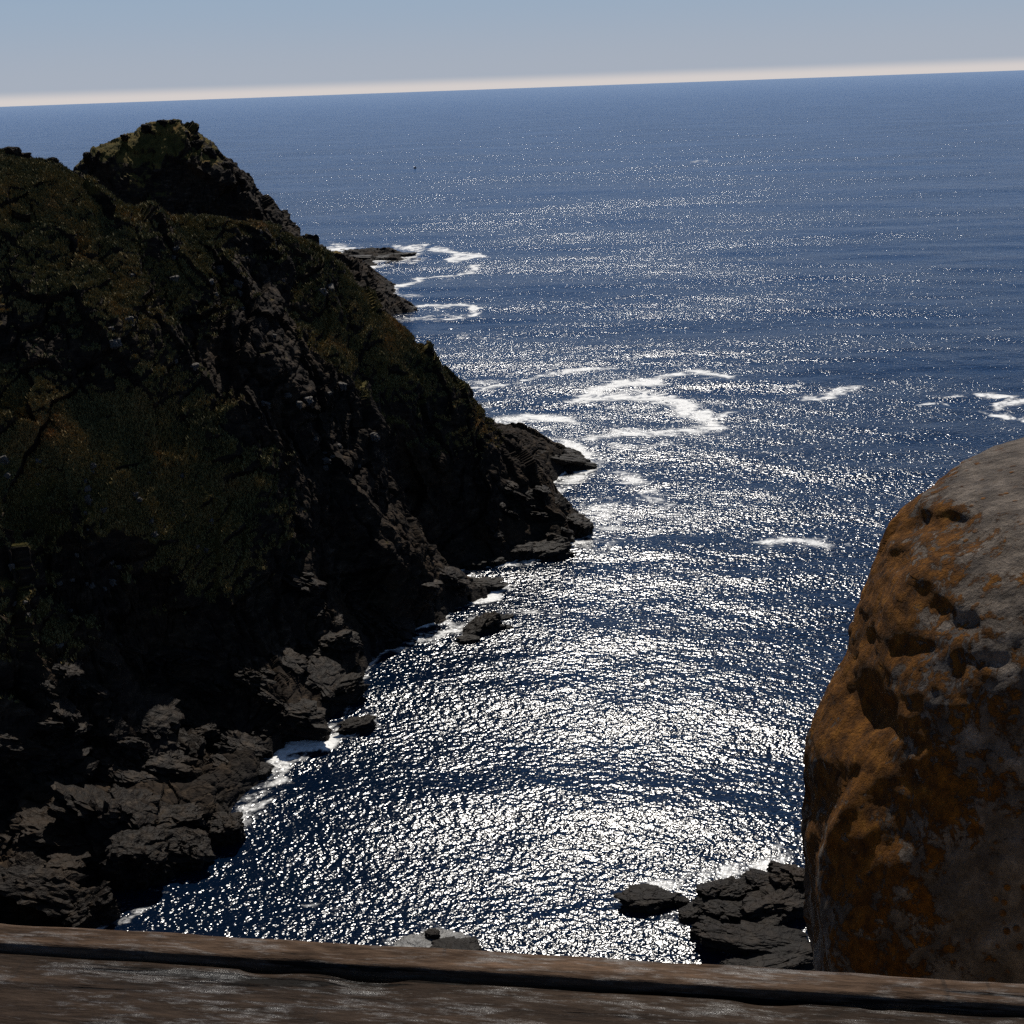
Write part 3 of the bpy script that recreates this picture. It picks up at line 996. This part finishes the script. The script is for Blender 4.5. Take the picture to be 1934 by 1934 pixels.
def on_outline(px, py):          # the left outline lies in the boulder's leaning middle plane
    d = ray(px, py)
    y = BD
    for _ in range(30):
        z = EYE + d[2] * y / d[1]
        y = BD + .25 + lean(z)
    return np.array([d[0] * y / d[1], y, z])


SW = np.array([on_outline(px, py) for px, py in SIL])
zs = SW[:, 2][::-1]
xs = SW[:, 0][::-1]
ztop = zs.max() + .005
nb, nh = 360, 300
hh = np.linspace(0, 1, nh)
zb = zs.min() - 0.6
zl = zb + (ztop - zb) * (1 - (1 - hh) ** 1.6)
lx = np.interp(zl, zs, xs)
# centre line and half axes of every level
t_ = np.clip((ztop - zl) / .34, 0, 1)
cx0 = 3.05
ax_ = np.maximum(cx0 - lx, .02)
dp_ = 1.05 * (1 - (1 - t_) ** 2.4) ** .62 + .02
th = np.linspace(0, 2 * np.pi, nb, endpoint=False)
TH, ZL = np.meshgrid(th, zl)
AX = np.interp(ZL.ravel(), zl, ax_)
DP = np.interp(ZL.ravel(), zl, dp_)
ct, st = np.cos(TH.ravel()), np.sin(TH.ravel())
pw = .66
BX = cx0 + AX * np.sign(ct) * np.abs(ct) ** pw
BY = BD + .25 + DP * np.sign(st) * np.abs(st) ** pw
# the outline leans back towards the top
BY = BY + lean(ZL.ravel())
BP = np.stack([BX, BY, ZL.ravel()], -1)
Cn = np.stack([BX - cx0, (BY - BD - .25) * 1.5, 0 * BX], -1)
Cn[:, 2] = .55 * np.clip(1 - t_.repeat(nb) * 1.2, 0, 1) + .05
Cn /= np.linalg.norm(Cn, axis=1)[:, None]
BP = BP + Cn * (.055 * fbm(BP / .8, 3, 21))[:, None]
# bring the outline of every level back to where the stone ends
o_py = np.array([p[1] for p in SIL], float)
o_px = np.array([p[0] for p in SIL], float)
for _ in range(4):
    ux_, uy_ = to_px(BP)
    ux_, uy_ = ux_.reshape(nh, nb), uy_.reshape(nh, nb)
    k_ = ux_.argmin(1)
    qx_, qy_ = ux_[np.arange(nh), k_], uy_[np.arange(nh), k_]
    dm = (np.interp(qy_, o_py, o_px) - qx_) / FPX * 4.6
    dm = np.clip(np.convolve(np.pad(dm, 8, 'edge'), np.ones(17) / 17, 'valid'), -.3, .3) * .8
    wgt_ = np.clip((cx0 - BP[:, 0]) / np.maximum(np.repeat(ax_, nb), .05), 0, 1) ** .7
    BP[:, 0] += np.repeat(dm, nb) * wgt_
bx_, by_ = to_px(BP)
disp = .015 * fbm(BP / .22, 4, 22) + .006 * fbm(BP / .05, 3, 23)
bx_, by_ = to_px(BP)
frontm = (st < .35)
for (hx, hy, hw, hh_, dpt) in [(1765, 988, 62, 24, .13), (1700, 1012, 22, 26, .09), (1690, 1062, 24, 26, .10), (1812, 1024, 26, 16, .06),
                                (1758, 1150, 26, 20, .08), (1815, 1180, 30, 18, .08), (1640, 1352, 36, 34, .16), (1730, 1110, 36, 16, .05), (1800, 1272, 16, 16, .04),
                                (1870, 1252, 34, 14, .05), (1860, 1400, 60, 30, .05), (1640, 1205, 16, 12, .04), (1720, 1230, 50, 14, .04), (1580, 1250, 14, 30, .03),
                                (1690, 1560, 70, 60, .05), (1880, 1690, 90, 60, .07)]:
    q = ((bx_ - hx) / hw) ** 2 + ((by_ - hy) / hh_) ** 2
    q = q * (1 + .5 * fbm(BP / .12, 2, 24))
    disp -= np.where(frontm, .45 * dpt / (1 + np.clip(q, 0, 60) ** 1.7), 0)
# upright crease: left of it the rock falls back
crx = np.interp(by_, [1440, 1500, 1560, 1620, 1700, 1760, 1830, 2300], [1650, 1600, 1568, 1548, 1546, 1556, 1566, 1600])
cs = np.clip((crx - bx_) / 26, 0, 1) * np.clip((by_ - 1440) / 60, 0, 1)
disp -= np.where(frontm, .045 * cs, 0)
disp += np.where(frontm, .018 * np.exp(-((bx_ - crx - 8) / 12) ** 2) * np.clip((by_ - 1460) / 60, 0, 1), 0)
BP = BP + Cn * disp[:, None]
bx_, by_ = to_px(BP)
idx = np.arange(nh * nb).reshape(nh, nb)
nxt = np.roll(idx, -1, 1)
FB = np.stack([idx[:-1], nxt[:-1], nxt[1:], idx[1:]], -1).reshape(-1, 4)
# lichen is thickest on the left shoulder
lich = np.clip(.52 + .42 * np.exp(-(((bx_ - 1640) / 110) ** 2)) - .5 * np.clip((980 - by_) / 60, 0, 1) * np.clip((bx_ - 1780) / 60, 0, 1)
               - .25 * np.clip((bx_ - 1780) / 150, 0, 1) - .22 * np.clip((by_ - 1480) / 200, 0, 1), 0, 1)
capi = len(BP)
BP = np.r_[BP, [BP[-nb:].mean(0)]]
lich = np.r_[lich, [.2]]
capF = np.stack([idx[-1], nxt[-1], np.full(nb, capi), np.full(nb, capi)], -1)
me_f = FB
bo = mesh_obj('boulder', BP, me_f, M_BOULDER, smooth=True, attrs={'lichen': lich})
bo.data.validate()
import bmesh
bm = bmesh.new()
bm.from_mesh(bo.data)
bmesh.ops.holes_fill(bm, edges=[e_ for e_ in bm.edges if e_.is_boundary], sides=0)
bmesh.ops.delete(bm, geom=[v for v in bm.verts if not v.link_faces], context='VERTS')
bmesh.ops.recalc_face_normals(bm, faces=bm.faces)
bm.to_mesh(bo.data)
bm.free()
tag(bo, 'huge rounded granite boulder blotched with orange lichen at the right', 'boulder')

# ------------------------------------------------------------------ wooden railing
RZ = EYE - .80
A0, A1 = at_z(-60, 1736, RZ), at_z(1994, 1856, RZ)


def board(name, s0, s1, width, thick, z_top, off, mat, parent, seed, rise=0.0, nx=420, nw=26):
    """a weathered board whose far top edge runs s0->s1; off shifts it towards the viewer"""
    d = (s1 - s0)[:2]
    L = np.linalg.norm(d)
    ux = d / L
    uy = np.array([-ux[1], ux[0]])
    prof = []
    m = nw
    bev = .006
    for k in range(m):                              # top, far to near
        prof.append((-k / (m - 1) * width, 0))
    for k in range(1, 9):
        prof.append((-width, -k / 8 * thick))
    for k in range(1, 9):
        prof.append((-width + k / 8 * width, -thick))
    for k in range(1, 8):
        prof.append((0, -thick + k / 8 * thick))
    prof = np.array(prof)
    # round the edges
    cxp, czp = -width / 2, -thick / 2
    hx_, hz_ = width / 2, thick / 2
    qx, qz = (prof[:, 0] - cxp), (prof[:, 1] - czp)
    ix_, iz_ = np.clip(qx, -(hx_ - bev), hx_ - bev), np.clip(qz, -(hz_ - bev), hz_ - bev)
    ex, ez = qx - ix_, qz - iz_
    ln = np.hypot(ex, ez) + 1e-9
    prof = np.stack([cxp + ix_ + ex / ln * np.minimum(ln, bev), czp + iz_ + ez / ln * np.minimum(ln, bev)], -1)
    npf = len(prof)
    s = np.linspace(-.45, L + .45, nx)
    S, Wd = np.meshgrid(s, prof[:, 0], indexing='ij')
    H = np.tile(prof[:, 1], (nx, 1))
    Q = np.stack([S.ravel(), Wd.ravel(), H.ravel()], -1)
    n_ = np.stack([0 * Q[:, 0], (Q[:, 1] - cxp) / hx_, (Q[:, 2] - czp) / hz_], -1)
    n_ /= np.linalg.norm(n_, axis=1)[:, None] + 1e-9
    dsp = .0010 * fbm(Q * np.array([3.5, 16, 16]) + seed, 3, seed) + .0009 * fbm(Q * np.array([14, 90, 90]), 3, seed + 2)
    chip = np.clip(fbm(Q * np.array([9, 14, 14]) + seed * 3, 2, seed + 9) - .72, 0, 1) * .012
    Q = Q + n_ * (dsp - chip)[:, None]
    Q[:, 1] -= off
    # local frame at board centre so that the grain follows the length
    ctr = np.array([*(s0[:2] + ux * L / 2), z_top])
    o = mesh_obj(name, Q - np.array([L / 2, 0, 0]), np.zeros((0, 4), int) + 0, mat, parent) if False else None
    idx = np.arange(nx * npf).reshape(nx, npf)
    nx_ = np.roll(idx, -1, 1)
    Fb = np.stack([idx[:-1], idx[1:], nx_[1:], nx_[:-1]], -1).reshape(-1, 4)
    o = mesh_obj(name, Q - np.array([L / 2, 0, 0]), Fb, mat, None)
    bm = bmesh.new()
    bm.from_mesh(o.data)
    bmesh.ops.holes_fill(bm, edges=[e_ for e_ in bm.edges if e_.is_boundary], sides=0)
    bmesh.ops.recalc_face_normals(bm, faces=bm.faces)
    bm.to_mesh(o.data)
    bm.free()
    o.parent = parent
    rel = ctr - np.array(parent.location)
    o.location = rel
    o.rotation_euler = (0, 0, math.atan2(ux[1], ux[0]))
    return o


mid = (A0 + A1) / 2
rail = empty('wooden_railing', (mid[0], mid[1], EYE - 1.72))
tag(rail, 'weathered brown wooden railing across the bottom of the view', 'railing')
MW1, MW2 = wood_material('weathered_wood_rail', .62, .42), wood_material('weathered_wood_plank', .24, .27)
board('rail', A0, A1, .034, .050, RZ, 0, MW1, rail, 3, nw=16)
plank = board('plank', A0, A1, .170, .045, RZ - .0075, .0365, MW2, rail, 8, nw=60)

# ------------------------------------------------------------------ far boat
bp = at_z(784, 318, 0)
boat = empty('boat', bp)
tag(boat, 'tiny dark motor boat far out on the open sea', 'boat')
M_HULL, M_CAB = plain('dark_hull_paint', (.02, .022, .03), .4), plain('dark_cabin_paint', (.04, .045, .06), .4)
hv_, hf_ = [], []
for k, tx in enumerate(np.linspace(-1, 1, 13)):
    wv = .95 * (1 - max(tx, 0) ** 2.2) * (1 if tx > -.9 else .92)
    zt = .8 + .35 * max(tx, 0) ** 2
    for (yy, zz) in [(-wv, zt), (-wv * .82, .15), (0, -.35), (wv * .82, .15), (wv, zt), (wv * .85, zt - .05), (0, zt - .12), (-wv * .85, zt - .05)]:
        hv_.append((tx * 2.6, yy, zz))
for k in range(12):
    for j in range(8):
        hf_.append((k * 8 + j, k * 8 + (j + 1) % 8, (k + 1) * 8 + (j + 1) % 8, (k + 1) * 8 + j))
hv_.append((-2.6, 0, .3))
hull = mesh_obj('hull', np.array(hv_), np.array(hf_), M_HULL, boat)
cabv = np.array([(x * s_, y * s_ * .9, z) for z, s_ in ((.7, 1), (1.5, .95), (2.1, .75)) for x, y in ((-.9, -.8), (.8, -.8), (.8, .8), (-.9, .8))])
cabf = np.array([(a * 4 + k, a * 4 + (k + 1) % 4, a * 4 + 4 + (k + 1) % 4, a * 4 + 4 + k) for a in (0, 1) for k in range(4)] + [(8, 9, 10, 11)])
mesh_obj('cabin', cabv, cabf, M_CAB, boat, smooth=False)
boat.rotation_euler = (0, 0, R(60))
boat.scale = (1.15, 1.15, 1.15)

# ------------------------------------------------------------------ light
SUN_EL, SUN_AZ = 47.5, 5.0
w = bpy.data.worlds.new('World')
SC.world = w
w.use_nodes = True
nt = w.node_tree
bg = nt.nodes['Background']
sky = nt.nodes.new('ShaderNodeTexSky')
sky.sky_type = 'NISHITA'
sky.sun_disc = False
sky.sun_elevation = R(SUN_EL)
sky.sun_rotation = R(SUN_AZ)
sky.altitude = 100
sky.air_density, sky.dust_density, sky.ozone_density = 1.0, .3, 2.0
tc = nt.nodes.new('ShaderNodeTexCoord')
sx_ = nt.nodes.new('ShaderNodeSeparateXYZ')
nt.links.new(tc.outputs['Generated'], sx_.inputs[0])
# low sky: grey blue haze that hides the horizon glow, and a bright bank of sea mist on the horizon
WS = .055


def wmap(a, b, lo, hi):
    mr = nt.nodes.new('ShaderNodeMapRange')
    mr.interpolation_type = 'SMOOTHSTEP'
    nt.links.new(sx_.outputs[2], mr.inputs[0])
    for k, v in enumerate((a, b, lo, hi)):
        mr.inputs[k + 1].default_value = v
    return mr.outputs[0]


def wmix(f, a, b):
    mx = nt.nodes.new('ShaderNodeMix')
    mx.data_type = 'RGBA'
    nt.links.new(f, mx.inputs[0])
    for k, v in ((6, a), (7, b)):
        if isinstance(v, tuple):
            mx.inputs[k].default_value = tuple(c / WS for c in v) + (1,)
        else:
            nt.links.new(v, mx.inputs[k])
    return mx.outputs[2]


low = wmix(wmap(.008, .075, 0, 1), (.385, .43, .505), (.315, .41, .53))
low = wmix(wmap(.064, .125, 0, 1), low, (.065, .175, .44))
c_ = wmix(wmap(.22, .60, 1, 0), sky.outputs[0], low)
c_ = wmix(wmap(.0100, .0015, 0, 1), c_, (.66, .615, .60))
nt.links.new(c_, bg.inputs[0])
bg.inputs[1].default_value = WS

sl = bpy.data.lights.new('sun', 'SUN')
sl.energy = 5.0
sl.angle = R(.5)
sl.color = (1, .95, .87)
so = bpy.data.objects.new('sun', sl)
COL.objects.link(so)
sd = Vector((math.sin(R(SUN_AZ)) * math.cos(R(SUN_EL)), math.cos(R(SUN_AZ)) * math.cos(R(SUN_EL)), math.sin(R(SUN_EL))))
so.rotation_euler = sd.to_track_quat('Z', 'Y').to_euler()
so.location = (0, 0, 300)

vs_ = SC.view_settings
vs_.view_transform = 'Standard'
vs_.look = 'None'
vs_.exposure = 0.0
vs_.gamma = 1
SC.cycles.use_denoising = False
SC.cycles.max_bounces = 6
SC.cycles.sample_clamp_indirect = .5
SC.cycles.caustics_reflective = False
SC.cycles.caustics_refractive = False
